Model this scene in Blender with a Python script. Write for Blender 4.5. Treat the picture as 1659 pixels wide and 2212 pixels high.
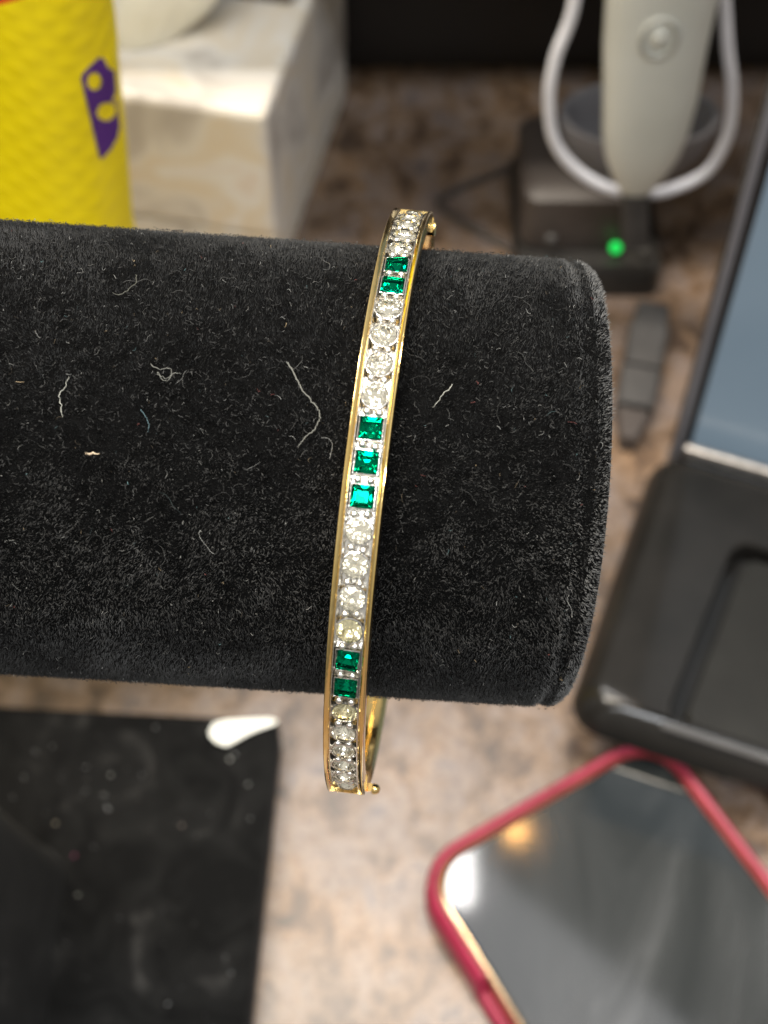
import bpy, bmesh, math, random
import numpy as np
from mathutils import Vector, Matrix, noise as mnoise

random.seed(7); rng = np.random.default_rng(7)
for o in list(bpy.data.objects): bpy.data.objects.remove(o)
S = bpy.context.scene; COL = S.collection
R = math.radians

# ---------------------------------------------------------------- camera
PITCH, FPX, CAMH = R(55.7), 3195.0, 0.324            # pitch down, focal length in 1659-wide pixels, height above the counter
cam = bpy.data.cameras.new('camera'); camo = bpy.data.objects.new('camera', cam); COL.objects.link(camo)
camo.location = (0, 0, CAMH); camo.rotation_euler = (R(90) - PITCH, 0, 0)
cam.sensor_fit = 'VERTICAL'; cam.sensor_height = 36; cam.sensor_width = 27; cam.lens = 36 * FPX / 2212
cam.clip_start = 0.005; cam.clip_end = 20
cam.dof.use_dof = True; cam.dof.focus_distance = 0.136; cam.dof.aperture_fstop = 29
S.camera = camo
# ---------------------------------------------------------------- light
W = bpy.data.worlds.new('World'); S.world = W; W.use_nodes = True
_bg = W.node_tree.nodes['Background']; _tc = W.node_tree.nodes.new('ShaderNodeTexCoord'); _sx = W.node_tree.nodes.new('ShaderNodeSeparateXYZ'); _mr = W.node_tree.nodes.new('ShaderNodeMapRange')
W.node_tree.links.new(_tc.outputs['Generated'], _sx.inputs[0]); W.node_tree.links.new(_sx.outputs['Z'], _mr.inputs['Value'])      # a room: pale ceiling, darker walls and floor
for _k, _v in (('From Min', -.2), ('From Max', .95), ('To Min', .16), ('To Max', .80)): _mr.inputs[_k].default_value = _v
W.node_tree.links.new(_mr.outputs[0], _bg.inputs[1]); _bg.inputs[0].default_value = (1.0, 0.97, 0.91, 1)
def area(name, loc, size, power, col, aim=(0, 0.15, 0.1), shape='RECTANGLE', sy=None, tilt=(0, 0, 0)):
    l = bpy.data.lights.new(name, 'AREA'); l.shape = shape; l.size = size; l.size_y = sy or size
    l.energy = power; l.color = col
    o = bpy.data.objects.new(name, l); COL.objects.link(o); o.location = loc
    o.rotation_euler = tilt
    if shape == 'DISK': o.rotation_euler = (Vector(aim) - Vector(loc)).to_track_quat('-Z', 'Y').to_euler()   # the panels hang level
    return o
area('ceiling_panel', (-0.35, 0.36, 2.0), 1.2, 38, (1.0, 0.88, 0.72), sy=0.3)
area('ceiling_panel_rear', (0.0, -0.75, 1.8), 1.7, 52, (0.94, 0.97, 1.0), sy=0.26, tilt=(R(-24), 0, 0))
area('ceiling_panel_back', (-0.48, 0.90, 2.05), 1.25, 16, (1.0, 0.97, 0.94), sy=0.14)
area('rail_highlight_panel', (0.95, 0.72, 2.0), 0.6, 10, (1.0, 0.97, 0.94), sy=0.25)  # added to put a highlight on the bracelet's right rail
area('warm_lamp', (0.223, 0.957, 2.05), 0.026, 0.16, (1.0, 0.50, 0.14), shape='DISK')
area('phone_reflection_panel', (0.21, 0.655, 2.06), 0.52, 0.95, (0.97, 0.97, 1.0), sy=0.32, tilt=(0, 0, R(-41)))  # added for the soft grey reflection in the phone screen
area('sparkle_fill', (-0.75, 0.25, 1.7), 0.12, 8, (1.0, 0.95, 0.88), shape='DISK')  # added fill that makes the stones sparkle
S.view_settings.view_transform = 'Standard'; S.view_settings.look = 'None'
S.view_settings.exposure = 0.14; S.view_settings.gamma = 1
S.render.engine = 'CYCLES'
S.cycles.max_bounces = 14; S.cycles.transmission_bounces = 12; S.cycles.glossy_bounces = 6
S.cycles.sample_clamp_indirect = 6

# ---------------------------------------------------------------- pixel -> place
FW = Vector((0, math.cos(PITCH), -math.sin(PITCH))); UP = Vector((0, math.sin(PITCH), math.cos(PITCH))); CAM = Vector((0, 0, CAMH))
def ray(u, v): return FW + Vector((1, 0, 0)) * ((u - 829.5) / FPX) - UP * ((v - 1106) / FPX)
def at(u, v, z=0.0):
    d = ray(u, v); return CAM + d * ((z - CAMH) / d.z)
def aty(u, v, y):
    d = ray(u, v); return CAM + d * (y / d.y)

# ---------------------------------------------------------------- helpers
ROOTINV = {}
def empty(name, loc, label, cat, group=None, mat=None):
    o = bpy.data.objects.new(name, None); COL.objects.link(o); o.empty_display_size = 0.01
    M = mat if mat is not None else Matrix.Translation(loc)
    o.matrix_basis = M; ROOTINV[o.name] = M.inverted()
    tag(o, label, cat, group); return o
def tag(o, label=None, cat=None, group=None, kind=None):
    if label: o['label'] = label
    if cat: o['category'] = cat
    if group: o['group'] = group
    if kind: o['kind'] = kind
    return o
def link(name, me, mat, parent=None):
    o = bpy.data.objects.new(name, me); COL.objects.link(o)
    if mat and not me.materials: me.materials.append(mat)
    if parent: o.parent = parent
    return o
def rootof(o):
    while o.parent: o = o.parent
    return o
def obj(name, bm, mat, parent=None, smooth=None, bevel=0, seg=2, wn=False):
    """bm is in world space; a child is moved into its thing's frame"""
    if bevel:
        bmesh.ops.bevel(bm, geom=[e for e in bm.edges if e.is_manifold and e.calc_face_angle(0) > R(30)], offset=bevel, segments=seg, profile=0.6, affect='EDGES')
    bmesh.ops.recalc_face_normals(bm, faces=bm.faces)
    origin = None
    if parent: bm.transform(ROOTINV[rootof(parent).name])
    else:
        xs = [v.co for v in bm.verts]
        origin = Vector((sum(c.x for c in xs) / len(xs), sum(c.y for c in xs) / len(xs), min(c.z for c in xs)))
        bm.transform(Matrix.Translation(-origin))
    me = bpy.data.meshes.new(name); bm.to_mesh(me); bm.free()
    if smooth is not None:
        for p in me.polygons: p.use_smooth = True
        me.set_sharp_from_angle(angle=R(smooth))
    o = link(name, me, mat, parent)
    if smooth is not None and (bevel or wn): w = o.modifiers.new('wn', 'WEIGHTED_NORMAL'); w.keep_sharp = True; w.weight = 90
    if origin: o.location = origin
    return o
def box(bm, c, sx, sy, sz, M=None):
    r = bmesh.ops.create_cube(bm, size=1)
    T = Matrix.Translation(c) @ Matrix.Diagonal((sx, sy, sz, 1))
    if M is not None: T = M @ T
    bmesh.ops.transform(bm, matrix=T, verts=r['verts'])
def loft(bm, rings, cap0=True, cap1=True, closed=True):
    V = [[bm.verts.new(p) for p in r] for r in rings]
    n = len(V[0])
    for a, b in zip(V, V[1:]):
        for i in range(n if closed else n - 1):
            j = (i + 1) % n; bm.faces.new((a[i], a[j], b[j], b[i]))
    if cap0: bm.faces.new(V[0][::-1])
    if cap1: bm.faces.new(V[-1])
    return V
def tube(bm, pts, rad, n=8, cyclic=False, flat=1.0, flatdir=None):
    pts = [Vector(p) for p in pts]; N = len(pts); rings = []
    ref = None
    for i, p in enumerate(pts):
        a = pts[(i - 1) % N] if (cyclic or i > 0) else p; b = pts[(i + 1) % N] if (cyclic or i < N - 1) else p
        t = (b - a).normalized()
        if ref is None: ref = Vector(flatdir) if flatdir else (Vector((0, 0, 1)) if abs(t.z) < .9 else Vector((1, 0, 0)))
        s = t.cross(ref).normalized(); q = s.cross(t).normalized()
        if not flatdir: ref = q
        r = rad[i] if isinstance(rad, (list, tuple)) else rad
        rings.append([p + s * (r * math.cos(2 * math.pi * k / n)) + q * (r * flat * math.sin(2 * math.pi * k / n)) for k in range(n)])
    if cyclic: loft(bm, rings + [rings[0]], False, False); bmesh.ops.remove_doubles(bm, verts=bm.verts, dist=1e-7)
    else: loft(bm, rings)
def smoothpath(P, n=8, cyclic=False):
    P = [Vector(p) for p in P]; out = []; N = len(P)
    for i in range(N if cyclic else N - 1):
        g = (lambda k: P[k % N]) if cyclic else (lambda k: P[min(max(k, 0), N - 1)])
        p0, p1, p2, p3 = g(i - 1), g(i), g(i + 1), g(i + 2)
        for j in range(n):
            t = j / n
            out.append(.5 * ((2 * p1) + (p2 - p0) * t + (2 * p0 - 5 * p1 + 4 * p2 - p3) * t * t + (3 * p1 - p0 - 3 * p2 + p3) * t ** 3))
    if not cyclic: out.append(P[-1])
    return out
def rrect(w0, w1, h0, h1, r, n=8):
    out = []
    for cx, cy, a0 in ((w1 - r, h1 - r, 0), (w0 + r, h1 - r, 90), (w0 + r, h0 + r, 180), (w1 - r, h0 + r, 270)):
        for k in range(n + 1):
            a = R(a0 + 90 * k / n); out.append((cx + r * math.cos(a), cy + r * math.sin(a)))
    return out

# ---------------------------------------------------------------- materials
def mat(name, col, rough=0.5, metal=0.0, **kw):
    m = bpy.data.materials.new(name); m.use_nodes = True
    b = m.node_tree.nodes['Principled BSDF']
    b.inputs['Base Color'].default_value = (*col, 1); b.inputs['Roughness'].default_value = rough; b.inputs['Metallic'].default_value = metal
    for k, v in kw.items():
        b.inputs[k.replace('_', ' ')].default_value = v
    return m
def N(m, t, **kw):
    n = m.node_tree.nodes.new(t)
    for k, v in kw.items():
        if k in n.inputs: n.inputs[k].default_value = v
        else: setattr(n, k, v)
    return n
def L(m, a, b): m.node_tree.links.new(a, b)
def bs(m): return m.node_tree.nodes['Principled BSDF']
def ramp(m, stops, interp='LINEAR'):
    r = N(m, 'ShaderNodeValToRGB'); cr = r.color_ramp; cr.interpolation = interp
    while len(cr.elements) < len(stops): cr.elements.new(0.5)
    for e, (p, c) in zip(cr.elements, stops): e.position = p; e.color = (*c, 1) if len(c) == 3 else c
    return r
def mottle(m, scale, stops, detail=5, rough=.6, dist=0.0, coord='Object', out=True, stretch=None):
    tc = N(m, 'ShaderNodeTexCoord'); n = N(m, 'ShaderNodeTexNoise'); n.inputs['Scale'].default_value = scale
    n.inputs['Detail'].default_value = detail; n.inputs['Roughness'].default_value = rough; n.inputs['Distortion'].default_value = dist
    src = tc.outputs[coord]
    if stretch:
        mp = N(m, 'ShaderNodeMapping'); mp.inputs['Scale'].default_value = stretch; L(m, src, mp.inputs['Vector']); src = mp.outputs['Vector']
    L(m, src, n.inputs['Vector'])
    r = ramp(m, stops); L(m, n.outputs['Fac'], r.inputs['Fac'])
    if out: L(m, r.outputs['Color'], bs(m).inputs['Base Color'])
    return n, r
def bump(m, sock, strength, dist=0.001):
    b = N(m, 'ShaderNodeBump'); b.inputs['Strength'].default_value = strength; b.inputs['Distance'].default_value = dist
    L(m, sock, b.inputs['Height']); L(m, b.outputs['Normal'], bs(m).inputs['Normal'])
def mix(m, fac, a, b, mode='MIX'):
    x = N(m, 'ShaderNodeMix'); x.data_type = 'RGBA'; x.blend_type = mode
    for s, v in (('Factor', fac), ('A', a), ('B', b)):
        i = [q for q in x.inputs if q.name == s and (q.type == 'RGBA' or s == 'Factor')][0]
        if hasattr(v, 'is_output'): L(m, v, i)
        else: i.default_value = v
    return [q for q in x.outputs if q.type == 'RGBA'][0]

# countertop: mottled laminate, tan, pinkish grey, brown
M_ct = mat('counter_laminate', (.3, .22, .16), .30); bs_ = M_ct.node_tree.nodes['Principled BSDF']; bs_.inputs['Specular IOR Level'].default_value = .65
n1, r1 = mottle(M_ct, 105, [(.30, (.045, .030, .023)), (.40, (.115, .080, .057)), (.47, (.22, .152, .098)), (.53, (.235, .183, .148)), (.60, (.255, .205, .175)), (.66, (.150, .133, .134)), (.74, (.088, .077, .078))], 7, .66, .35, out=False, stretch=(1, .8, 1))
n2, r2 = mottle(M_ct, 34, [(.34, (.46, .43, .425)), (.5, (.70, .665, .65)), (.66, (.84, .73, .60))], 4, .6, .3, out=False)
n3, r3 = mottle(M_ct, 620, [(.36, (.66, .64, .62)), (.52, (1.04, 1.04, 1.04))], 3, .6, 0, out=False)
c1 = mix(M_ct, 1.0, r1.outputs['Color'], r2.outputs['Color'], 'MULTIPLY'); c2 = mix(M_ct, 1.0, c1, r3.outputs['Color'], 'MULTIPLY')
L(M_ct, c2, bs(M_ct).inputs['Base Color'])
M_wall = mat('dark_panel', (.012, .009, .008), .5); mottle(M_wall, 9, [(.3, (.006, .005, .005)), (.7, (.018, .013, .011))])
# velvet
M_vel = mat('black_velvet', (.007, .007, .0075), .95, Sheen_Weight=.02, Sheen_Roughness=.45)
bs(M_vel).inputs['Specular IOR Level'].default_value = .04
nv, rv = mottle(M_vel, 900, [(.3, (.0008, .0008, .0008)), (.75, (.004, .004, .004))], 3, .7); bump(M_vel, nv.outputs['Fac'], .8, .0006)
M_pile = mat('velvet_fibre', (.012, .012, .012), .8); bs(M_pile).inputs['Specular IOR Level'].default_value = .06
ca = N(M_pile, 'ShaderNodeVertexColor'); ca.layer_name = 'tint'; L(M_pile, ca.outputs['Color'], bs(M_pile).inputs['Base Color'])
M_lint = mat('lint', (.5, .5, .48), .8)
ca = N(M_lint, 'ShaderNodeVertexColor'); ca.layer_name = 'tint'; L(M_lint, ca.outputs['Color'], bs(M_lint).inputs['Base Color'])
M_basev = mat('base_velvet', (.008, .008, .008), .95, Sheen_Weight=.03, Sheen_Roughness=.5); bs(M_basev).inputs['Specular IOR Level'].default_value = .12
nb, rb_ = mottle(M_basev, 70, [(.38, (.003, .003, .003)), (.60, (.008, .008, .0078)), (.78, (.040, .039, .037))], 6, .62, 1.2)
# metals and stones
M_gold = mat('polished_gold', (.86, .60, .22), .13, 1.0)
nw, _w = mottle(M_gold, 420, [(.3, (0,) * 3), (.7, (1,) * 3)], 2, out=False); bump(M_gold, nw.outputs['Fac'], .18, .0004)
ng, rg = mottle(M_gold, 180, [(.3, (.94, .66, .24)), (.7, (.96, .73, .33))], 3)
rr_ = ramp(M_gold, [(.3, (.09,) * 3), (.7, (.19,) * 3)]); L(M_gold, ng.outputs['Fac'], rr_.inputs['Fac']); L(M_gold, rr_.outputs['Color'], bs(M_gold).inputs['Roughness'])
M_silver = mat('bright_cut_silver', (.86, .84, .80), .16, 1.0)
ns, _ = mottle(M_silver, 2600, [(.3, (.72, .69, .63)), (.7, (.92, .90, .86))], 2); bump(M_silver, ns.outputs['Fac'], .35, .00012)
M_prong = mat('prong_silver', (.93, .92, .89), .12, 1.0)
M_foil = mat('foil_back', (.95, .94, .92), .04, 1.0)
def gem(name, col, ior, rough=0.0):
    m = bpy.data.materials.new(name); m.use_nodes = True; nt = m.node_tree
    nt.nodes.remove(nt.nodes['Principled BSDF'])
    g = nt.nodes.new('ShaderNodeBsdfGlass'); g.inputs['Color'].default_value = (*col, 1); g.inputs['IOR'].default_value = ior; g.inputs['Roughness'].default_value = rough
    nt.links.new(g.outputs[0], nt.nodes['Material Output'].inputs[0]); return m
M_dia = gem('clear_crystal', (.985, .97, .905), 1.78)
M_champ = gem('champagne_crystal', (.96, .93, .76), 1.75)
M_em = gem('green_crystal', (.006, .44, .30), 1.6)
# surroundings
M_yel = mat('yellow_packaging', (.80, .56, .0), .45)
M_pur = mat('purple_print', (.085, .014, .20), .5)
M_marb = mat('marbled_paper', (.6, .56, .5), .42)
mottle(M_marb, 38, [(.34, (.50, .46, .42)), (.46, (.74, .70, .64)), (.56, (.72, .63, .50)), (.66, (.78, .76, .73)), (.76, (.66, .50, .38))], 3, .5, .8)
M_tape = mat('glossy_edge_paper', (.72, .71, .70), .22)
M_greyb = mat('plain_grey_brown', (.16, .14, .12), .6)
mottle(M_greyb, 40, [(.3, (.13, .115, .10)), (.7, (.19, .17, .15))], 3)
M_cream = mat('cream_ceramic', (.70, .66, .53), .35); mottle(M_cream, 60, [(.3, (.76, .73, .62)), (.7, (.82, .80, .71))], 2)
M_white = mat('white_paper', (.86, .86, .80), .6); mottle(M_white, 300, [(.3, (.78, .78, .70)), (.7, (.88, .88, .83))], 3)
M_hand = mat('pale_plastic', (.47, .47, .42), .38); mottle(M_hand, 40, [(.3, (.56, .56, .50)), (.7, (.63, .63, .57))], 3)
M_handd = mat('plastic_groove', (.40, .40, .36), .5)
M_strap = mat('white_cord', (.74, .73, .76), .4); mottle(M_strap, 200, [(.3, (.68, .67, .70)), (.7, (.78, .77, .80))], 2)
M_blk = mat('black_plastic', (.016, .015, .014), .38); nk, _ = mottle(M_blk, 300, [(.3, (.012, .011, .010)), (.7, (.022, .020, .018))], 3)
M_brn = mat('dark_brown_plastic', (.045, .035, .03), .45); mottle(M_brn, 60, [(.3, (.038, .029, .025)), (.7, (.052, .042, .036))], 3)
M_glossb = mat('gloss_black', (.022, .020, .018), .12); bs(M_glossb).inputs['Specular IOR Level'].default_value = .24; ngl, _ = mottle(M_glossb, 50, [(.3, (.009, .0085, .0075)), (.7, (.016, .0145, .013))], 4)
M_panel = mat('satin_black', (.030, .029, .025), .32); mottle(M_panel, 70, [(.3, (.011, .0105, .0093)), (.7, (.016, .0155, .0135))], 3); bs(M_panel).inputs['Specular IOR Level'].default_value = .2
M_greyc = mat('grey_cup', (.30, .29, .33), .4); mottle(M_greyc, 60, [(.3, (.13, .127, .138)), (.7, (.17, .167, .178))], 2)
M_metal = mat('brushed_metal', (.62, .58, .55), .45, 1.0); mottle(M_metal, 400, [(.3, (.36, .33, .31)), (.7, (.62, .59, .56))], 3)
M_gp = mat('grey_rubber', (.07, .065, .062), .55); mottle(M_gp, 120, [(.3, (.034, .032, .031)), (.7, (.052, .049, .047))], 3)
M_screen = mat('lit_screen', (.05, .06, .07), .25); mottle(M_screen, 12, [(.35, (.06, .075, .09)), (.7, (.10, .12, .14))], 3)
ne, re_ = mottle(M_screen, 9, [(.3, (.13, .19, .245)), (.7, (.22, .29, .345))], 3, .5, .2, out=False)
L(M_screen, re_.outputs['Color'], bs(M_screen).inputs['Emission Color']); bs(M_screen).inputs['Emission Strength'].default_value = .55
M_pink = mat('pink_case', (.50, .045, .10), .5); mottle(M_pink, 150, [(.3, (.21, .008, .03)), (.7, (.29, .016, .05))], 3)
M_pgold = mat('phone_gold_frame', (.80, .58, .36), .25, 1.0); mottle(M_pgold, 120, [(.3, (.74, .52, .32)), (.7, (.84, .64, .42))], 2)
M_glass = mat('phone_glass', (.010, .012, .012), .07); bs(M_glass).inputs['Specular IOR Level'].default_value = .75
ngp, rgp = mottle(M_glass, 26, [(.3, (.04,) * 3), (.55, (.07,) * 3), (.75, (.15,) * 3)], 5, .6, 1.5, out=False, stretch=(1, .4, 1))
L(M_glass, rgp.outputs['Color'], bs(M_glass).inputs['Roughness'])
mottle(M_glass, 30, [(.4, (.008, .010, .010)), (.58, (.022, .024, .024)), (.72, (.06, .062, .063))], 5, .6, 1.8, stretch=(1, .35, 1))   # film of smudges
M_led = mat('green_led', (.0, .3, .05), .4); bs(M_led).inputs['Emission Color'].default_value = (.0, 1, .12, 1); bs(M_led).inputs['Emission Strength'].default_value = .75

# ================================================================ setting
bm = bmesh.new(); box(bm, (0, .06, -.015), 1.3, .76, .03)
tag(obj('countertop', bm, M_ct), kind='structure')
bm = bmesh.new(); box(bm, (0, .416, .09), 1.3, .03, .24)
tag(obj('wall', bm, M_wall), kind='structure')
bm = bmesh.new(); box(bm, (0, .3745, .128), 1.3, .113, .02)
tag(obj('shade_overhang', bm, M_wall, bevel=.002), kind='structure')  # unseen overhang, added to shade the back of the counter

# ================================================================ bracelet stand
BP = Vector((0, .08816, .20184)); bpsi, btil = R(-2.09), R(-3.51); BR = .0224
BX = Vector((math.cos(bpsi) * math.cos(btil), math.sin(bpsi) * math.cos(btil), math.sin(btil)))
BZ = (Vector((0, 0, 1)) - BX * BX.z).normalized(); BY = BZ.cross(BX)
def bar_pt(s, ph, r): return BP + BX * s + (BY * math.cos(ph) + BZ * math.sin(ph)) * r       # ph 90 = top, 180 = towards the camera
S1, S0 = .0194, -.222; RC = .0021
def bar_r(s):
    d = S1 - s
    if d < RC: return BR - RC + math.sqrt(max(0, RC * RC - (RC - d) ** 2))
    if .0017 < d < .0031: return BR - .00032 * math.sin((d - .0017) / .0014 * math.pi)
    return BR
SX, SY = -.0995, .092
stand = empty('bracelet_stand', (SX, SY, 0), 'black velvet T-bar bracelet stand with horizontal round bar above a flat base', 'display stand')
bm = bmesh.new()
prof = [(S0, BR - .003), (S0 + .0012, BR - .0008), (S0 + .003, BR)] + [(S0 + .003 + (S1 - .006 - S0 - .003) * k / 30, BR) for k in range(1, 31)]
prof += [(S1 - .006 + .0039 * k / 14, bar_r(S1 - .006 + .0039 * k / 14)) for k in range(1, 14)]
prof += [(S1 - RC + RC * math.sin(R(a)), BR - RC + RC * math.cos(R(a))) for a in range(10, 91, 10)]
loft(bm, [[bar_pt(s, 2 * math.pi * k / 96, r) for k in range(96)] for s, r in prof])
barobj = obj('bar', bm, M_vel, stand, smooth=50)
bm = bmesh.new()
pr = [(.009, .031, .033), (.014, .029, .031), (.05, .025, .027), (.19, .019, .019)]
loft(bm, [[Vector((SX + x, SY + y, z)) for x, y in rrect(-a, a, -b, b, .008)] for z, a, b in pr])
obj('post', bm, M_basev, stand, smooth=50)
bm = bmesh.new()
Mb = Matrix.Translation((SX, SY, 0)) @ Matrix.Rotation(R(-3.2), 4, 'Z')
bx = at(605, 1552, .012); lc = Mb.inverted() @ bx
hw, hd = lc.x, lc.y
for_z = [(0, .0012), (.0015, 0), (.0105, 0), (.0118, .0006), (.012, .002)]
loft(bm, [[Mb @ Vector((x, y, z)) for x, y in rrect(-hw + i, hw - i, -hd + i, hd - i, .0022, 4)] for z, i in for_z])
baseobj = obj('base', bm, M_basev, stand, smooth=40, wn=True)

def raw_mesh(name, V, F_idx, tint, material, parent, inv=None):
    """V (n,3) world points, triangles F (m,3), tint (n,3)"""
    if inv is not None:
        A = np.array(inv); V = V @ A[:3, :3].T + A[:3, 3]
    me = bpy.data.meshes.new(name); n, m = len(V), len(F_idx)
    me.vertices.add(n); me.vertices.foreach_set('co', V.astype(np.float32).ravel())
    me.loops.add(3 * m); me.loops.foreach_set('vertex_index', F_idx.astype(np.int32).ravel())
    me.polygons.add(m); me.polygons.foreach_set('loop_start', np.arange(0, 3 * m, 3, dtype=np.int32))
    me.update(calc_edges=True)
    c = me.color_attributes.new('tint', 'FLOAT_COLOR', 'POINT')
    c.data.foreach_set('color', np.c_[tint, np.ones(n)].astype(np.float32).ravel())
    return link(name, me, material, parent)
nBX, nBY, nBZ, nBP = (np.array(q) for q in (BX, BY, BZ, BP))
def vnoise(x, y, seed):                      # smooth value noise on a torus-free plane
    g = np.random.default_rng(seed).random((64, 64)); xi = np.floor(x).astype(int); yi = np.floor(y).astype(int)
    fx, fy = x - xi, y - yi; fx = fx * fx * (3 - 2 * fx); fy = fy * fy * (3 - 2 * fy)
    q = lambda a, b: g[a % 64, b % 64]
    return (q(xi, yi) * (1 - fx) + q(xi + 1, yi) * fx) * (1 - fy) + (q(xi, yi + 1) * (1 - fx) + q(xi + 1, yi + 1) * fx) * fy
# the nap: short fibres standing on the bar
n = 430000
s = rng.uniform(-.052, S1 - .0001, n); ph = rng.uniform(0, 2 * np.pi, n)
d = S1 - s
r0 = np.where(d < RC, BR - RC + np.sqrt(np.maximum(0, RC ** 2 - (RC - d) ** 2)), BR)
r0 = np.where((d > .0017) & (d < .0031), BR - .00032 * np.sin((d - .0017) / .0014 * np.pi), r0)
rad = nBY * np.cos(ph)[:, None] + nBZ * np.sin(ph)[:, None]; tan = -nBY * np.sin(ph)[:, None] + nBZ * np.cos(ph)[:, None]
ce = np.where(d < RC, (RC - d) / RC, 0)[:, None]
nor = rad * np.sqrt(1 - ce ** 2) + nBX * ce
root = nBP + nBX * s[:, None] + rad * r0[:, None]
su, sv = s * 1000, ph * BR * 1000
lean_a = 2 * np.pi * (vnoise(su / 5, sv / 5, 1) * .9 + .55 * vnoise(su / .9, sv / .9, 2)) + rng.normal(0, .8, n)
lean = (nBX * np.cos(lean_a)[:, None] + tan * np.sin(lean_a)[:, None]) * (rng.uniform(.15, .75, n))[:, None]
ln = rng.uniform(.00022, .00048, n)
dirn = nor + lean; dirn /= np.linalg.norm(dirn, axis=1)[:, None]
tip = root + dirn * ln[:, None]
side = np.cross(dirn, rng.normal(0, 1, (n, 3))); side /= np.linalg.norm(side, axis=1)[:, None]
w = rng.uniform(.00002, .000045, n)[:, None]
V = np.stack([root - side * w, root + side * w, tip], 1).reshape(-1, 3)
sh = .018 + .026 * rng.random(n) ** 7 + .045 * np.clip(vnoise(su / .33, sv / .28, 3) - .62, 0, 1) * np.clip(vnoise(su / 2.1, sv / 1.7, 5) * 1.6 - .3, 0, 1) + .034 * np.clip(vnoise(su / 6, sv / 6, 4) - .35, 0, 1) + .007 * np.clip(vnoise(su / 2.4, sv / 2.0, 8) - .5, 0, 1)
sh += np.where(d < .0017, .075, 0) + .05 * np.exp(-((d - .0030) / .0006) ** 2)          # light caught by the end rim and seam, put into the fibre tint
for (cu, cv, hu, hv) in ((285, 1190, 26, 75), (562, 1205, 30, 100), (1190, 1190, 70, 60)):   # paler brushed smears in the nap
    dd = ray(cu, cv); e = np.array(dd) * (.1285 / dd.dot(FW)) + np.array(CAM) - nBP
    s_c = e @ nBX; p_c = np.arctan2(e @ nBZ, e @ nBY)
    dp = (ph - p_c + np.pi) % (2 * np.pi) - np.pi
    sh += .040 * np.exp(-((s - s_c) * 1000 / (hu / 25)) ** 2 - (dp * BR * 1000 / (hv / 25)) ** 2)
sh = .004 + sh * 1.12
tint = np.repeat(np.stack([sh, sh, sh * .98], 1), 3, 0)
po = raw_mesh('velvet_pile', V, np.arange(3 * n).reshape(-1, 3), tint, M_pile, barobj, ROOTINV[stand.name]); po['kind'] = 'stuff'

# lint: curled specks and fibres caught in the nap
def ribbon(paths, radii, cols, m=3):
    VV, FF, TT = [], [], []; off = 0
    for P, r, c in zip(paths, radii, cols):
        P = np.array(P); k = len(P); t = np.gradient(P, axis=0); t /= np.linalg.norm(t, axis=1)[:, None] + 1e-12
        a = np.cross(t, np.array([.3, .5, .81])); a /= np.linalg.norm(a, axis=1)[:, None] + 1e-12; b = np.cross(t, a)
        rr = (np.array(r) if np.ndim(r) else np.full(k, r))[:, None, None]
        an = 2 * np.pi * np.arange(m) / m
        ring = P[:, None] + rr * (a[:, None] * np.cos(an)[None, :, None] + b[:, None] * np.sin(an)[None, :, None])
        VV.append(ring.reshape(-1, 3)); TT.append(np.tile(c, (k * m, 1)))
        for i in range(k - 1):
            for j in range(m):
                p, q = off + i * m + j, off + i * m + (j + 1) % m
                FF.append((p, q, q + m)); FF.append((p, q + m, p + m))
        for e0 in (0, (k - 1) * m):
            for j in range(1, m - 1): FF.append((off + e0, off + e0 + j, off + e0 + j + 1))
        off += k * m
    return np.concatenate(VV), np.array(FF), np.concatenate(TT)
paths, radii, cols = [], [], []
PHC = math.atan2((CAM - BP).dot(BZ), (CAM - BP).dot(BY))
for i in range(3000):
    s_ = random.uniform(-.045, S1 - .001)
    p_ = PHC + (random.gauss(-.18, .62) if i < 2100 else random.uniform(-1.5, 1.5))
    big = i < 45
    ln_ = random.uniform(.0012, .0030) if big else min(.0016, .00012 + random.expovariate(1 / .00022))
    k = 9 if big else 5
    a_ = random.uniform(0, 6.28); cur = random.gauss(0, 2.2 if big else 1.6) / k; P = []
    h_ = BR + random.uniform(.00030, .00050)
    for j in range(k):
        P.append(tuple(bar_pt(s_, p_, (h_ if s_ < S1 - RC else h_ - .0003) + .00010 * math.sin(j * 1.3 + i))))
        a_ += cur + random.gauss(0, .25); s_ = min(s_ + math.cos(a_) * ln_ / k, S1 - .0008); p_ += math.sin(a_) * ln_ / k / BR
    g = random.random(); b_ = random.choice((.02, .025, .035, .05, .07, .10, .20)) * (1.5 if big and g > .6 else 1)
    c = (b_, b_, b_ * .95)
    if g < .05: c = (b_ * 1.6, b_ * 1.2, b_ * .7)
    elif g < .058: c = (.14, .04, .035)
    elif g < .09: c = (b_ * .6, b_ * 1.1, b_ * 1.15)
    paths.append(P); radii.append(random.uniform(.000013, .000028)); cols.append(c)
for i in range(6500):                        # dim tufts of nap, the light they catch put into a paler tint
    s_ = random.uniform(-.045, S1 - .0012); p_ = PHC + (random.gauss(-.3, .65) if i < 4500 else random.uniform(-1.5, 1.5))
    if vnoise(np.array([s_ * 1000 / 1.6 + 90]), np.array([p_ * BR * 1000 / 1.3 + 90]), 6)[0] < random.uniform(.2, .75): continue
    a_ = random.gauss(-2.6, .7); ln_ = random.uniform(.00012, .00050); h_ = BR + random.uniform(.00028, .00046); cur = random.gauss(0, .35); P = []
    for j in range(4):
        P.append(tuple(bar_pt(s_, p_, h_))); a_ += cur; s_ += math.cos(a_) * ln_ / 3; p_ += math.sin(a_) * ln_ / 3 / BR
    b_ = random.choice((.010, .013, .017, .022, .032)); paths.append(P); radii.append(random.uniform(.000022, .000045)); cols.append((b_, b_, b_ * .97))
V, Fi, T = ribbon(paths, radii, cols)
lo = raw_mesh('lint', V, Fi, T, M_lint, None)
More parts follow.
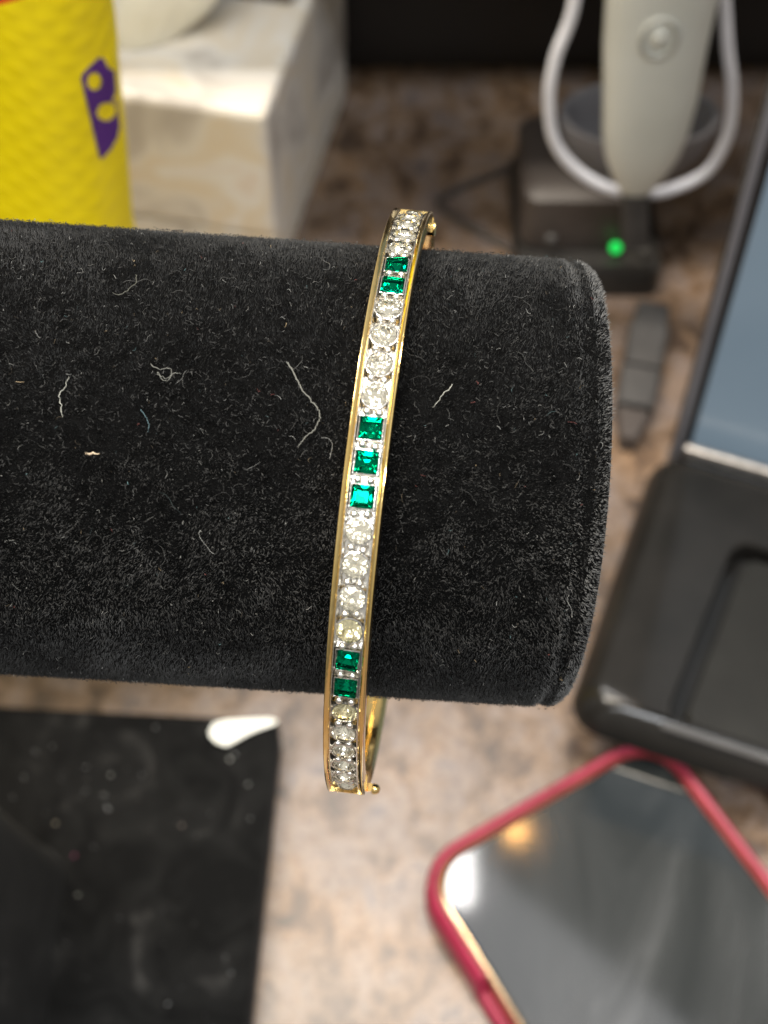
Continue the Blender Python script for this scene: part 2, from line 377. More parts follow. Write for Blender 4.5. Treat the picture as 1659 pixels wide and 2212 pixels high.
tag(lo, 'pale specks and curls of lint with light-tinted nap tufts scattered over the black velvet bar', 'lint', kind='stuff')

def on_bar(u, v, lift=.00045):
    dd = ray(u, v).normalized(); o = CAM - BP
    dx = dd - BX * dd.dot(BX); ox = o - BX * o.dot(BX); rr = BR + lift
    A, B, Cc = dx.dot(dx), 2 * dx.dot(ox), ox.dot(ox) - rr * rr
    t = (-B - math.sqrt(max(0, B * B - 4 * A * Cc))) / (2 * A); return CAM + dd * t
def strand(pix, rads, col, label, name='loose_hair'):
    P = smoothpath([on_bar(u, v, .0005) for u, v in pix], 5)
    P = [p + Vector((random.gauss(0, 1), random.gauss(0, 1), random.gauss(0, .6))) * .000045 for p in P]
    rd = [random.uniform(.75, 1.15) * (.55 if i > len(P) - 4 else 1) * (rads[0] + (rads[1] - rads[0]) * i / (len(P) - 1)) for i in range(len(P))]
    V, Fi, T = ribbon([[tuple(p) for p in P]], [rd], [col], 5)
    o = raw_mesh(name, V - np.array(P[0]), Fi, T, M_lint, None); o.location = P[0]
    return tag(o, label, 'fibre')
q = lambda L_, ox, oy, sc: [((ox + x / sc) * .5486, (oy + y / sc) * .5486) for x, y in L_]
strand(q([(950, 320), (1040, 440), (1130, 610), (1180, 720), (1300, 890), (1440, 1060), (1490, 1180), (1470, 1290), (1400, 1410), (1280, 1520), (1190, 1620), (1130, 1720)], 900, 1350, 4.1475), (.000085, .000045), (.12, .12, .105),
       'long bent grey hair lying on the velvet just beside the bracelet')
strand(q([(298, 755), (285, 800), (262, 830), (264, 880), (272, 935)], 0, 800, 1.106), (.00003, .00006), (.26, .26, .23), 'short kinked white thread on the velvet bar far from the bracelet')
strand(q([(412, 712), (385, 745), (355, 780), (325, 812)], 1400, 850, 1.079), (.00004, .00003), (.34, .34, .30), 'straight white bristle on the velvet between bracelet and bar end')
strand(q([(373, 1091), (400, 1091), (432, 1091)], 0, 800, 1.106), (.00011, .00011), (.42, .33, .23), 'tiny straight tan sliver lying on the velvet bar', 'straw_sliver')
strand(q([(655, 700), (690, 720), (745, 722), (735, 760), (700, 755), (685, 735), (720, 775), (760, 740), (788, 745)], 0, 800, 1.106), (.00004, .00003), (.13, .13, .115), 'tangled grey thread curl on the upper velvet bar', 'thread_tangle')
strand(q([(590, 310), (592, 345), (560, 375), (520, 398), (490, 390)], 0, 800, 1.106), (.00004, .00004), (.075, .075, .06), 'dim curved fibre hooked near the upper edge of the velvet bar')
strand(q([(612, 900), (630, 925), (648, 960), (645, 995)], 0, 800, 1.106), (.00004, .00003), (.07, .12, .135), 'thin bluish thread on the middle of the velvet bar')

# dust on the base
paths, radii, cols = [], [], []
for i in range(150):
    x, y = random.uniform(-hw + .01, hw - .003), random.uniform(-hd + .02, hd - .003); P0 = Mb @ Vector((x, y, .0122)); a_ = random.uniform(0, 6.28)
    ln_ = random.uniform(.0003, .0012); paths.append([tuple(P0 + Vector((math.cos(a_), math.sin(a_), 0)) * ln_ * j / 2) for j in range(3)])
    radii.append(random.uniform(.00008, .0002)); b_ = random.choice((.03, .05, .10, .3)); cols.append((b_, b_, b_))
for (u, v, rd_, c) in ((493, 1642, .0006, (.4, .4, .36)), (533, 1696, .00045, (.3, .3, .28)), (236, 1676, .0004, (.3, .3, .28)), (117, 1780, .0004, (.35, .3, .22)), (157, 1850, .00045, (.25, .05, .12)), (390, 1785, .0004, (.25, .2, .17)), (165, 1935, .0004, (.25, .25, .22))):
    p = at(u, v, .0124); paths.append([tuple(p), tuple(p + Vector((.0006, .0003, 0)))]); radii.append(rd_ * .6); cols.append(c)
V, Fi, T = ribbon(paths, radii, cols)
tag(raw_mesh('lint', V, Fi, T, M_lint, None), 'dust specks on the flat black velvet base of the stand', 'lint', kind='stuff')

# white scrap at the base's corner
bm = bmesh.new()
out = [(452, 1580), (462, 1562), (490, 1555), (540, 1553), (580, 1551), (600, 1556), (592, 1565), (560, 1575), (530, 1588), (505, 1603), (488, 1611), (468, 1604), (455, 1592)]
loft(bm, [[at(u, v, .0122) for u, v in out], [at(u, v, .0131) for u, v in out]])
obj_s = obj('paper_scrap', bm, M_white, None, bevel=.0002); tag(obj_s, 'small white teardrop-shaped scrap lying on the corner of the black velvet base', 'scrap')

# ================================================================ bracelet
sB = 1.0435
c0 = Vector((1.89616e-4, 8.52331e-2, 2.00583509e-1)); BC = CAM + (c0 - CAM) * sB
az, el = -.130104466, -.00751964; TH0, DE = -.107902875, .096810903
a = Vector((math.cos(az) * math.cos(el), math.sin(az) * math.cos(el), math.sin(el)))
e1 = (CAM - BC); e1 = (e1 - a * e1.dot(a)).normalized(); e3 = a.cross(e1)
K = .001 * sB
MB = Matrix((a, e1, e3)).transposed().to_4x4(); MB.translation = BC
bra = empty('bracelet', None, 'gold hinged bangle set with clear round and green square stones, hung on the velvet bar', 'bracelet', mat=MB)
def oval(t): return 1 - .030 * math.sin(t) ** 6
def P_(x, r, t):
    r = r * oval(t); return MB @ Vector((x * K, r * K * math.cos(t), r * K * math.sin(t)))
def sweep(bm, prof, t0, t1, n, cap=True, taper=None):
    rings = []
    for i in range(n + 1):
        t = t0 + (t1 - t0) * i / n; k = taper(i / n) if taper else 1
        rings.append([P_(x * k, r, t) for x, r in prof])
    loft(bm, rings, cap, cap)
KS = list(range(-13, 14)); TA, TB = TH0 - 13.55 * DE, TH0 + 13.55 * DE
railp = [(1.25, 28.15), (1.70, 28.15), (1.77, 28.4), (1.79, 29.75), (1.76, 30.0), (1.70, 30.13), (1.62, 30.15), (1.54, 30.10), (1.32, 29.95), (1.27, 29.86)]
for sgn in (-1, 1):
    bm = bmesh.new(); sweep(bm, [(sgn * x, r) for x, r in railp], TA, TB, 90); obj('side_rail', bm, M_gold, bra, smooth=38)
# silver lining inside each rail, faceted by the graver
for sgn in (-1, 1):
    bm = bmesh.new(); sweep(bm, [(sgn * 1.09, 28.9), (sgn * 1.26, 28.9), (sgn * 1.26, 29.86), (sgn * 1.17, 29.90)], TA + .004, TB - .004, 90); obj('setting_edge', bm, M_silver, bra, smooth=30)
bm = bmesh.new(); sweep(bm, [(-1.24, 28.1), (1.24, 28.1), (1.24, 28.55), (-1.24, 28.55)], TA + .002, TB - .002, 90)
floor = obj('setting_plate', bm, M_silver, bra, smooth=30)
for t in (TA - .006, TB + .006):                      # end plates of the jewelled half
    bm = bmesh.new(); sweep(bm, [(-1.86, 28.12), (1.86, 28.12), (1.86, 29.5), (1.6, 30.1), (-1.6, 30.1), (-1.86, 29.5)], t - .007, t + .007, 2); obj('end_plate', bm, M_gold, bra, smooth=30)
back = [(math.cos(q_) * 1.55, 29.1 + (.55 if math.sin(q_) > 0 else .5) * math.sin(q_)) for q_ in [2 * math.pi * k / 14 for k in range(14)]]
bm = bmesh.new(); sweep(bm, back, TB + .02, TA + 2 * math.pi - .02, 110, taper=lambda f: 1.12 - .25 * math.sin(math.pi * f)); obj('back_band', bm, M_gold, bra, smooth=60)
bm = bmesh.new(); tube(bm, [P_(x, 28.6, TA - .055) for x in (-2.1, -2.0, 2.0, 2.1)], [.55 * K, .75 * K, .75 * K, .55 * K], 14); obj('hinge', bm, M_gold, bra, smooth=50)
bm = bmesh.new(); sweep(bm, [(1.5, 28.7), (2.25, 28.75), (2.35, 29.1), (2.25, 29.5), (1.5, 29.6)], TB + .05, TB + .16, 6); cl = obj('clasp', bm, M_gold, bra, smooth=30)
bm = bmesh.new(); bmesh.ops.create_uvsphere(bm, u_segments=12, v_segments=8, radius=.55 * K); bmesh.ops.translate(bm, verts=bm.verts, vec=P_(2.35, 29.2, TB + .20)); obj('clasp_knob', bm, M_gold, bra, smooth=60)

def hull_mesh(name, pts, material):
    b = bmesh.new()
    for p in pts: b.verts.new(Vector(p) * K)
    r = bmesh.ops.convex_hull(b, input=b.verts); bmesh.ops.dissolve_limit(b, angle_limit=R(2), verts=b.verts, edges=b.edges)
    bmesh.ops.recalc_face_normals(b, faces=b.faces)
    me = bpy.data.meshes.new(name); 
    b.to_mesh(me); b.free(); me.materials.append(material); me.materials.append(M_foil)
    for p in me.polygons:
        if p.normal.z < -.12: p.material_index = 1                     # mirrored pavilion
    return me
def ringp(r, h, n, off=0): return [(r * math.cos(2 * math.pi * (k + off) / n), r * math.sin(2 * math.pi * (k + off) / n), h) for k in range(n)]
rb_pts = ringp(.56, .42, 8) + ringp(.83, .27, 8, .5) + ringp(1.06, .03, 16) + ringp(1.06, -.03, 16) + ringp(.52, -.50, 8, .5) + [(0, 0, -.90)]
def sq(h_, z, c=.06): return [(sx * (h_ - (c if i else 0)), sy * (h_ - (0 if i else c)), z) for sx in (-1, 1) for sy in (-1, 1) for i in (0, 1)]
sq_pts = sq(.50, .34, .03) + sq(.93, .03) + sq(.93, -.04) + sq(.55, -.52, .04) + [(.12, 0, -.88), (-.12, 0, -.88)]
me_d = hull_mesh('round_stone', rb_pts, M_dia); me_c = hull_mesh('round_stone_champagne', rb_pts, M_champ); me_e = hull_mesh('square_stone', sq_pts, M_em)
b = bmesh.new(); bmesh.ops.create_icosphere(b, subdivisions=2, radius=.34 * K)
for v in b.verts: v.co.z *= .9; v.co.x *= 1.05
me_p = bpy.data.meshes.new('prong'); b.to_mesh(me_p); b.free(); me_p.materials.append(M_prong)
for p in me_p.polygons: p.use_smooth = True
def collar(name, path, hgt):                     # thin bright rim round a seat
    b = bmesh.new(); n_ = len(path)
    rings = [[Vector((x * f, y * f, z)) * K for x, y in path] for f, z in ((1.0, -.9), (1.0, hgt - .05), (1.04, hgt), (1.12, hgt - .02), (1.16, hgt - .25), (1.16, -.9))]
    loft(b, rings, False, False); bmesh.ops.recalc_face_normals(b, faces=b.faces)
    me = bpy.data.meshes.new(name); b.to_mesh(me); b.free(); me.materials.append(M_silver); return me
me_cr = collar('stone_rim', [(1.07 * math.cos(2 * math.pi * k / 28), 1.07 * math.sin(2 * math.pi * k / 28)) for k in range(28)], .10)
me_cs = collar('stone_rim_square', rrect(-.95, .95, -.95, .95, .05, 2), .08)
def frame_at(t, x, r, spin=0):
    n_ = Vector((0, math.cos(t), math.sin(t))); tg = Vector((0, -math.sin(t), math.cos(t))); ax = Vector((1, 0, 0))
    M = Matrix((ax, n_.cross(ax), n_)).transposed().to_4x4(); r *= oval(t); M.translation = Vector((x * K, r * K * math.cos(t), r * K * math.sin(t)))
    return M @ Matrix.Rotation(spin, 4, 'Z')
def child(name, me, M):
    o = bpy.data.objects.new(name, me); COL.objects.link(o); o.parent = bra; o.matrix_basis = M; return o
GREEN = {-1, 0, 1, -6, -7, 6, 7}; YEL = {5, 8}
for k in KS:
    t = TH0 + k * DE; wob = Matrix.Rotation(random.gauss(0, R(2.6)), 4, 'X') @ Matrix.Rotation(random.gauss(0, R(2.6)), 4, 'Y')
    if k in GREEN:
        o = child('green_stone', me_e, frame_at(t, 0, 29.55) @ wob @ Matrix.Rotation(random.gauss(0, R(2)), 4, 'Z')); child('stone_rim', me_cs, frame_at(t, 0, 29.45))
    else:
        o = child('champagne_stone' if k in YEL else 'clear_stone', me_c if k in YEL else me_d, frame_at(t, random.gauss(0, .02), 29.55, random.uniform(0, .8)) @ wob); child('stone_rim', me_cr, frame_at(t, 0, 29.45))
    if k < KS[-1]:
        for x in (-.52, .52):
            child('prong', me_p, frame_at(t + DE / 2 + random.gauss(0, .002), x + random.gauss(0, .03), 29.58, random.uniform(0, 3)))

# ================================================================ countertop objects
# ---- yellow pack with purple letter
YB = .201; TH = .019; XL = -.175; ZT = .252
edge_pix = [(249, 0), (258, 60), (262, 142), (275, 258), (284, 380), (292, 481)]
ez = [aty(u, v, YB + .0045) for u, v in edge_pix]; ez = sorted([(p.z, p.x) for p in ez])
def xe(z):
    if z <= ez[0][0]: return ez[0][1] + (ez[0][0] - z) * .04
    if z >= ez[-1][0]: return ez[-1][1] + (z - ez[-1][0]) * .1
    for (z0, x0), (z1, x1) in zip(ez, ez[1:]):
        if z0 <= z <= z1: return x0 + (x1 - x0) * (z - z0) / (z1 - z0)
def bag_y(x, z, sgn=-1, lift=0):
    e = xe(z); mid = (e + XL) / 2; half = (e - XL) / 2; xi = min(1, abs((x - mid) / half))
    f = (1 - xi ** 14) ** .6; g = min(1, max(0, (ZT - z) / .03)) ** .5
    wr = .0010 * mnoise.noise(Vector((x * 38, z * 30, 2.0))) * f
    return YB + sgn * (TH * f * g + .0004) + (wr if sgn < 0 else 0) - lift
pack = empty('yellow_pack', (-.105, YB, 0), 'bright yellow embossed pack with a purple letter standing behind the velvet bar', 'packaging')
bm = bmesh.new(); NX, NZ = 60, 60; rows = []
for j in range(NZ + 1):
    z = .001 + (ZT - .001) * j / NZ; e = xe(z); row = []
    xs = [XL + (e - XL) * (.5 - .5 * math.cos(math.pi * i / NX)) for i in range(NX + 1)]
    row = [Vector((x, bag_y(x, z), z)) for x in xs] + [Vector((x, bag_y(x, z, 1), z)) for x in xs[::-1][1:-1]]
    rows.append(row)
loft(bm, rows)
tcx = N(M_yel, 'ShaderNodeTexCoord'); mp = N(M_yel, 'ShaderNodeMapping'); mp.inputs['Rotation'].default_value = (0, R(26), 0); L(M_yel, tcx.outputs['Object'], mp.inputs['Vector'])
wv = N(M_yel, 'ShaderNodeTexWave'); wv.bands_direction = 'X'; wv.inputs['Scale'].default_value = 110; wv.inputs['Distortion'].default_value = .9; wv.inputs['Detail'].default_value = 1; wv.inputs['Detail Scale'].default_value = 1.5
L(M_yel, mp.outputs['Vector'], wv.inputs['Vector'])
mp2 = N(M_yel, 'ShaderNodeMapping'); mp2.inputs['Rotation'].default_value = (0, R(-62), 0); L(M_yel, tcx.outputs['Object'], mp2.inputs['Vector'])
wv2 = N(M_yel, 'ShaderNodeTexWave'); wv2.bands_direction = 'X'; wv2.inputs['Scale'].default_value = 70; wv2.inputs['Distortion'].default_value = 1.2; L(M_yel, mp2.outputs['Vector'], wv2.inputs['Vector'])
mm = N(M_yel, 'ShaderNodeMath', operation='MULTIPLY'); L(M_yel, wv.outputs['Fac'], mm.inputs[0]); L(M_yel, wv2.outputs['Fac'], mm.inputs[1]); bump(M_yel, mm.outputs[0], .13, .0010)
zr = aty(30, 6, YB - TH); sep = N(M_yel, 'ShaderNodeSeparateXYZ'); L(M_yel, tcx.outputs['Object'], sep.inputs[0])
ma = N(M_yel, 'ShaderNodeMath', operation='MULTIPLY_ADD'); L(M_yel, sep.outputs['X'], ma.inputs[0]); ma.inputs[1].default_value = -.17; L(M_yel, sep.outputs['Z'], ma.inputs[2])
gt = N(M_yel, 'ShaderNodeMath', operation='COMPARE'); L(M_yel, ma.outputs[0], gt.inputs[0]); gt.inputs[1].default_value = zr.z - .17 * (zr.x + .105) + .006; gt.inputs[2].default_value = .006
L(M_yel, mix(M_yel, gt.outputs[0], (.97, .75, .0, 1), (.75, .08, .01, 1)), bs(M_yel).inputs['Base Color'])
packbody = obj('body', bm, M_yel, pack, smooth=60)
# the letter B, printed close to the edge and running round it
def on_bag(u, v):
    y = YB - TH
    for _ in range(30):
        p = aty(u, v, y); y += .6 * (bag_y(min(p.x, xe(p.z) - .0001), p.z) - y)
    return aty(u, v, y)
def crop5(pts): return [(x / 2.326, y / 2.326) for x, y in pts]
outer = crop5([(408, 385), (418, 362), (455, 325), (495, 286), (516, 284), (530, 300), (538, 325), (552, 342), (575, 350), (592, 385), (598, 430), (590, 462), (604, 500), (612, 560), (606, 630), (590, 690), (560, 745), (530, 778), (510, 797), (500, 780), (480, 700), (455, 590), (430, 480)])
h1 = crop5([(475 + 37 * math.cos(q_), 404 + 45 * math.sin(q_)) for q_ in [2 * math.pi * k / 18 for k in range(18)]])
h2 = crop5([(536 + 50 * math.cos(q_) * math.cos(-.5) - 44 * math.sin(q_) * math.sin(-.5), 556 + 50 * math.cos(q_) * math.sin(-.5) + 44 * math.sin(q_) * math.cos(-.5)) for q_ in [2 * math.pi * k / 18 for k in range(18)]])
bm = bmesh.new()
for lp in (outer, h1, h2):
    vs = []
    for i, (u, v) in enumerate(lp):
        u2, v2 = lp[(i + 1) % len(lp)]
        for q_ in range(3): vs.append(bm.verts.new(on_bag(u + (u2 - u) * q_ / 3, v + (v2 - v) * q_ / 3)))
    for i in range(len(vs)): bm.edges.new((vs[i], vs[(i + 1) % len(vs)]))
bmesh.ops.triangle_fill(bm, edges=bm.edges, use_beauty=True)
bmesh.ops.subdivide_edges(bm, edges=bm.edges, cuts=2, use_grid_fill=True)
for v in bm.verts:
    x = min(v.co.x, xe(v.co.z) - .00012); v.co.x = x; v.co.y = bag_y(x, v.co.z, -1, .00022)
obj('letter', bm, M_pur, packbody, smooth=60)

# ---- marbled box, grey block, cream ornament
BH = .064; f0 = at(572, 249, BH); f1 = at(653, 47, BH)
dY = (f1 - f0); dY.z = 0; dg = dY.length; dl = .088; dY.normalize(); dXv = Vector((dY.y, -dY.x, 0))
def frameM(o, ex, ey): 
    M = Matrix((ex, ey, Vector((0, 0, 1)))).transposed().to_4x4(); M.translation = o; return M
Mx = frameM(Vector((f0.x, f0.y, 0)), dXv, dY)
mb_ = empty('marbled_box', Mx @ Vector((-.03, dl / 2, 0)), 'cream and grey marbled cube box standing beside the yellow pack', 'box')
bm = bmesh.new(); box(bm, (-.031, dl / 2, .009), .0612, dl - .0008, .018, Mx); obj('body', bm, M_marb, mb_, bevel=.0012, smooth=40)
bm = bmesh.new(); box(bm, (-.031, dl / 2, BH - .0228), .062, dl, .0455, Mx); obj('lid', bm, M_marb, mb_, bevel=.0030, seg=4, smooth=40)
bm = bmesh.new(); box(bm, (-.036, (dg + dl) / 2 + .002, BH + .0205), .064, dl - dg - .006, .040, Mx)
gb = obj('grey_block', bm, M_greyb, None, bevel=.002, smooth=40); tag(gb, 'plain grey-brown block on the rear of the marbled box lid', 'box')  # plain block giving the rear of the lid its grey-brown tone
bm = bmesh.new(); oc = at(352, 112, BH + .0003); oc.y += .009
bmesh.ops.create_icosphere(bm, subdivisions=5, radius=1)
for v in bm.verts:
    d_ = v.co.normalized(); fo = .14 * mnoise.noise(d_ * 1.3 + Vector((3, 1, 7))) + .06 * abs(mnoise.noise(Vector((d_.x * 2.6, d_.y * 2.6, d_.z * .8))))
    r_ = 1 + fo; v.co = Vector((d_.x * r_ * .0185 + .004 * d_.z, d_.y * r_ * .0105, max(-.0, .016 + d_.z * r_ * .0215 + .006 * d_.x))) + oc
tag(obj('tissue', bm, M_cream, None, smooth=70), 'crumpled cream-white tissue bunched on top of the marbled box', 'tissue')

# ---- handset in its cradle with a white cord loop
HY = .287
hs = empty('handset', aty(1372, 470, HY), 'pale grey tapered handset with a button, standing tip down in the dark cradle', 'handset')
rows = [(-170, 1446, 122), (-160, 1445, 134), (-60, 1436, 127), (0, 1428, 120), (100, 1414, 112), (200, 1405, 103), (280, 1394, 93), (330, 1386, 80), (370, 1379, 60), (395, 1375, 44), (415, 1372, 30), (422, 1372, 20)]
bm = bmesh.new(); rings = []
for v, cu, hwid in rows:
    p = aty(cu, v, HY); wdt = (aty(cu + hwid, v, HY) - p).length
    rings.append([p + Vector((wdt * math.copysign(abs(math.cos(q_)) ** .8, math.cos(q_)), -wdt * .62 * math.copysign(abs(math.sin(q_)) ** .8, math.sin(q_)), 0)) for q_ in [2 * math.pi * k / 32 for k in range(32)]])
loft(bm, rings); hb = obj('body', bm, M_hand, hs, smooth=50)
p = aty(1424, 86, HY - .0085)
bm = bmesh.new(); bmesh.ops.create_uvsphere(bm, u_segments=16, v_segments=10, radius=.0026, matrix=Matrix.Translation(p + Vector((0, .0010, 0))) @ Matrix.Diagonal((.9, .55, 1.25, 1))); obj('button', bm, M_hand, hs, smooth=60)
bm = bmesh.new(); tube(bm, [p + Vector((.0040 * math.cos(q_), .0006, .0052 * math.sin(q_))) for q_ in [2 * math.pi * k / 24 for k in range(24)]], .0007, 6, cyclic=True); obj('button_ring', bm, M_handd, hs, smooth=60)
bm = bmesh.new(); loft(bm, [[aty(cu, v, HY) + Vector((x * .0034, y * .003, 0)) for x, y in rrect(-1, 1, -1, 1, .3, 3)] for v, cu in ((412, 1372), (520, 1372))]); obj('stem', bm, M_gp, hs, smooth=40)
loop = [(1300, -150), (1255, -60), (1232, 40), (1200, 125), (1186, 210), (1196, 300), (1240, 362), (1308, 404), (1380, 419), (1450, 409), (1528, 370), (1572, 292), (1582, 200), (1572, 100), (1558, -60), (1520, -170), (1410, -215)]
bm = bmesh.new(); tube(bm, smoothpath([aty(u, v, HY + .004) for u, v in loop], 7, True), .0015, 10, cyclic=True)
tag(obj('cord_loop', bm, M_strap, None, smooth=60), 'white cord hanging in a wide loop around the pale handset', 'cord')
cr = empty('cradle', at(1280, 600, 0), 'dark plastic charging cradle with a lit green light, holding the pale handset', 'cradle')
ca_, cb_ = at(1112, 640, 0), at(1425, 655, 0)
bm = bmesh.new(); cw = cb_.x - ca_.x; cxm = (ca_.x + cb_.x) / 2; cy0 = ca_.y
loft(bm, [[Vector((cxm + x, cy0 + y, z)) for x, y in rrect(-cw / 2 + i, cw / 2 - i, i, .050 - i, .004, 4)] for z, i in ((0, 0), (.010, 0), (.0118, .0012), (.012, .003))])
obj('foot', bm, M_blk, cr, smooth=35)
bm = bmesh.new()
loft(bm, [[Vector((cxm - .001 + x, cy0 + .004 + dy + y, z)) for x, y in rrect(-cw / 2 + i, cw / 2 - .006 - i, i, .040 - i, .005, 4)] for z, i, dy in ((.0121, .003, 0), (.014, .0018, .001), (.028, .0022, .004), (.030, .0045, .005))])
obj('body', bm, M_brn, cr, smooth=35)
cc = Vector((aty(1380, 330, .315).x, .322, .0))
bm = bmesh.new(); rings = []
for z, r_ in ((.0302, .016), (.036, .020), (.046, .0225), (.048, .0222), (.0475, .0205), (.040, .018), (.034, .012)):
    rings.append([Vector((cc.x + r_ * math.cos(2 * math.pi * k / 36), cc.y + r_ * .62 * math.sin(2 * math.pi * k / 36), z)) for k in range(36)])
loft(bm, rings); obj('cup', bm, M_greyc, cr, smooth=50)
def dot(u, v, r_, name, m, parent, y):
    p = aty(u, v, y); b2 = bmesh.new(); bmesh.ops.create_uvsphere(b2, u_segments=14, v_segments=8, radius=r_); bmesh.ops.translate(b2, verts=b2.verts, vec=p); return obj(name, b2, m, parent, smooth=60)
dot(1330, 535, .0016, 'indicator_light', M_led, cr, cy0 + .0045); dot(1190, 516, .0017, 'stud', M_gp, cr, cy0 + .0045); dot(1392, 545, .0015, 'stud', M_gp, cr, cy0 + .0045)

# ---- thin black cable in a V
vp = smoothpath([at(1160, 340, .0012), at(1080, 372, .0012), at(990, 408, .0012), at(952, 428, .0012), at(958, 450, .0012), at(1000, 480, .0012), at(1060, 515, .0012), at(1110, 545, .0012), at(1180, 600, .0012)], 6)
bm = bmesh.new(); tube(bm, vp, .0012, 8); tag(obj('cable', bm, M_brn, None, smooth=60), 'thin dark cable bent in a V on the countertop beside the cradle', 'cable')

# ---- plug lying by the bar end
pl = empty('cable_plug', at(1395, 830, 0), 'black stepped plug lying on the countertop between the bar end and the terminal', 'plug')
pa, pb = at(1405, 690, 0), at(1352, 975, 0); ey = (pa - pb); ln_ = ey.length; ey.normalize(); ex = Vector((ey.y, -ey.x, 0)); Mp = frameM(pb, ex, ey)
def seg(y0, y1, w0, w1, h, m, name):
    b2 = bmesh.new(); rings = []
    for y, w_ in ((y0, w0), (y1, w1)): rings.append([Mp @ Vector((x, y, h / 2 + .0002 + z)) for x, z in rrect(-w_, w_, -h / 2, h / 2, min(w_, h / 2) * .45, 3)])
    loft(b2, rings); return obj(name, b2, m, pl, smooth=40)
seg(0, .010, .0022, .0048, .006, M_brn, 'strain_relief'); seg(.0104, ln_ * .48, .0052, .0058, .008, M_gp, 'grip'); seg(ln_ * .48 + .0004, ln_ * .80, .0056, .0058, .009, M_gp, 'housing'); seg(ln_ * .80 + .0004, ln_, .0052, .0048, .007, M_gp, 'tip')

# ---- terminal: base slab with recessed panel, upright lit screen
TZ = .024
t1, t0 = at(1224, 1532, TZ), at(1424, 946, TZ); ey = t0 - t1; ey.z = 0; TL = ey.length; ey.normalize(); ex = Vector((ey.y, -ey.x, 0))
Mt = frameM(Vector((t1.x, t1.y, 0)), ex, ey)
te = empty('payment_terminal', Mt @ Vector((.055, TL / 2, 0)), 'glossy black terminal with recessed panel and upright blue-grey screen at the bar end', 'terminal')
TWD = .115
bm = bmesh.new(); rin = []
for z, i in ((0, .013), (.003, .012), (.012, .003), (.016, 0), (.0185, .0006), (.0215, .0022), (.0232, .0042), (TZ, .0062)): rin.append([Mt @ Vector((x, y, z)) for x, y in rrect(i, TWD - i, i, TL - i, .0085 - i * .4, 8)])
# recess in the top, its left side slightly out of square
g0, g1 = Mt.inverted() @ at(1432, 1556, TZ), Mt.inverted() @ at(1588, 1160, TZ)
gx0, gy0, gy1 = 0, g0.y, g1.y; GW = TWD - .012
def shear(x, y): k = (y - gy0) / (gy1 - gy0); x0 = g0.x + (g1.x - g0.x) * k; return x0 + x / GW * (GW - x0), y
for z, i in ((TZ, 0), (TZ - .0006, .0006), (TZ - .0075, .001)): rin.append([Mt @ Vector((*shear(x, y), z)) for x, y in rrect(i, GW - i, gy0 + i, gy1 - i, .005, 8)])
loft(bm, rin); obj('base', bm, M_glossb, te, smooth=32, wn=True)
bm = bmesh.new(); loft(bm, [[Mt @ Vector((*shear(x, y), z)) for x, y in rrect(.0052 + i, GW - .003 - i, gy0 + .0014 + i, gy1 - .0042 - i, .004, 6)] for z, i in ((TZ - .0074, 0), (TZ - .0012, 0), (TZ - .0006, .0006))])
obj('inset_panel', bm, M_panel, te, smooth=32, wn=True)
bm = bmesh.new(); box(bm, ((g0.x + GW) / 2, gy0 - .0013, TZ + .0003), GW - g0.x, .0016, .0008, Mt); obj('ledge_strip', bm, M_gp, te, bevel=.0002)
bm = bmesh.new(); box(bm, (TWD / 2 + .001, TL - .0026, TZ + .0012), TWD - .012, .0022, .0046, Mt); obj('trim_strip', bm, M_metal, te, bevel=.0008)
sl = Mt.inverted() @ at(1450, 950, TZ)
Ms = Mt @ Matrix.Translation((sl.x, TL + .002, .0))
bm = bmesh.new(); box(bm, (.095, .0042, .121), .19, .006, .24, Ms); obj('screen_frame', bm, M_blk, te, bevel=.0025, smooth=35)
bm = bmesh.new(); box(bm, (.0965, .0006, .121), .183, .0008, .234, Ms); obj('screen', bm, M_screen, te, bevel=.0003)
bm = bmesh.new(); box(bm, (.0020, .0005, .121), .0020, .0014, .236, Ms); obj('screen_edge', bm, M_greyc, te, bevel=.0004)

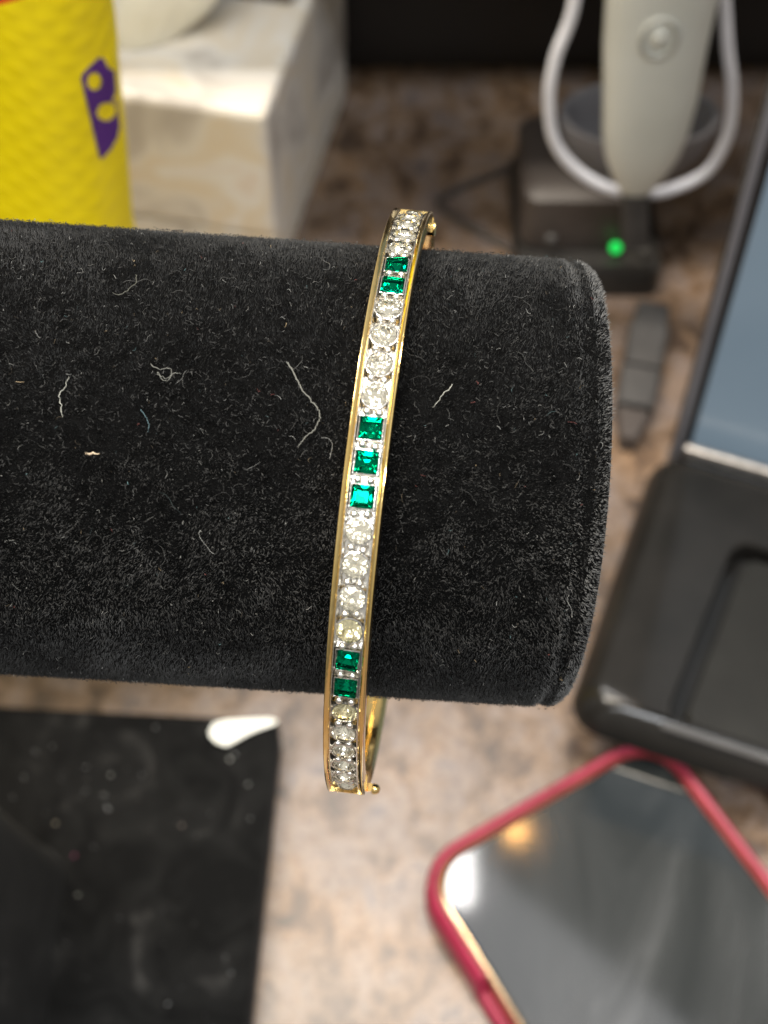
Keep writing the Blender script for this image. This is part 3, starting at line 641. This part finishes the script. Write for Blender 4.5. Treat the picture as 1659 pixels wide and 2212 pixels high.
# ---- phone in a pink case
PZ = .0108
pA, pB = at(1419, 1556, PZ), at(871, 1869, PZ); ex = pB - pA; ex.z = 0; PW = ex.length; ex.normalize(); ey = Vector((ex.y, -ex.x, 0))
if ey.y > 0: ey = -ey
PLN = PW * 2.02
Mph = Matrix((ex, ey, Vector((0, 0, 1)))).transposed().to_4x4(); Mph.translation = Vector((pA.x, pA.y, 0))
phn = empty('phone', Mph @ Vector((PW / 2, PLN / 2, 0)), 'dark-screened phone in a pink-red case lying face up on the countertop', 'phone')
bm = bmesh.new(); rc = .0130
path = [Vector((x, y, 0)) for x, y in rrect(0, PW, 0, PLN, rc, 12)]
def resamp(P, n_):
    Q = P + [P[0]]; Ls = [0]
    for a_, b_ in zip(Q, Q[1:]): Ls.append(Ls[-1] + (b_ - a_).length)
    out_ = []
    for i in range(n_):
        d_ = Ls[-1] * i / n_; k = max(j for j in range(len(Ls) - 1) if Ls[j] <= d_); out_.append(Q[k].lerp(Q[k + 1], (d_ - Ls[k]) / max(1e-9, Ls[k + 1] - Ls[k])))
    return out_
path = resamp(path, 240); cen = Vector((PW / 2, PLN / 2, 0)); rings = []
for i, p in enumerate(path):
    t_ = (path[(i + 1) % 240] - path[i - 1]).normalized(); nrm = Vector((t_.y, -t_.x, 0))
    if nrm.dot(p - cen) < 0: nrm = -nrm
    gap = p.x > PW - .001 and .031 < p.y < .085        # button cut-out: the case is low there
    top = .0045 if gap else PZ
    rings.append([Mph @ (p - nrm * i_ + Vector((0, 0, z * top / PZ))) for i_, z in ((.0010, 0), (.0002, .0015), (0, .004), (.0001, .0080), (.0007, .0099), (.0016, PZ), (.0024, .0106), (.0028, .0095), (.0028, .0004))])
loft(bm, rings + [rings[0]], False, False); bmesh.ops.remove_doubles(bm, verts=bm.verts, dist=1e-7)
obj('case', bm, M_pink, phn, smooth=45)
bm = bmesh.new(); loft(bm, [[Mph @ Vector((x, y, z)) for x, y in rrect(i, PW - i, i, PLN - i, rc - i, 10)] for z, i in ((.0006, .0040), (.0016, .0031), (.0080, .0029), (.0092, .0031), (.0097, .0038))]); obj('frame', bm, M_pgold, phn, smooth=40)
bm = bmesh.new(); loft(bm, [[Mph @ Vector((x, y, z)) for x, y in rrect(i, PW - i, i, PLN - i, rc - i, 10)] for z, i in ((.0090, .0038), (.0097, .0040), (.0100, .0046))]); obj('screen', bm, M_glass, phn)
for k in range(9):
    bm = bmesh.new(); bmesh.ops.create_cone(bm, cap_ends=True, segments=10, radius1=.0008, radius2=.0008, depth=.0006, matrix=Mph @ Matrix.Translation((.016 + .0042 * k, -.0001, .0062)) @ Matrix.Rotation(R(90), 4, 'X')); obj('speaker_hole', bm, M_blk, phn)
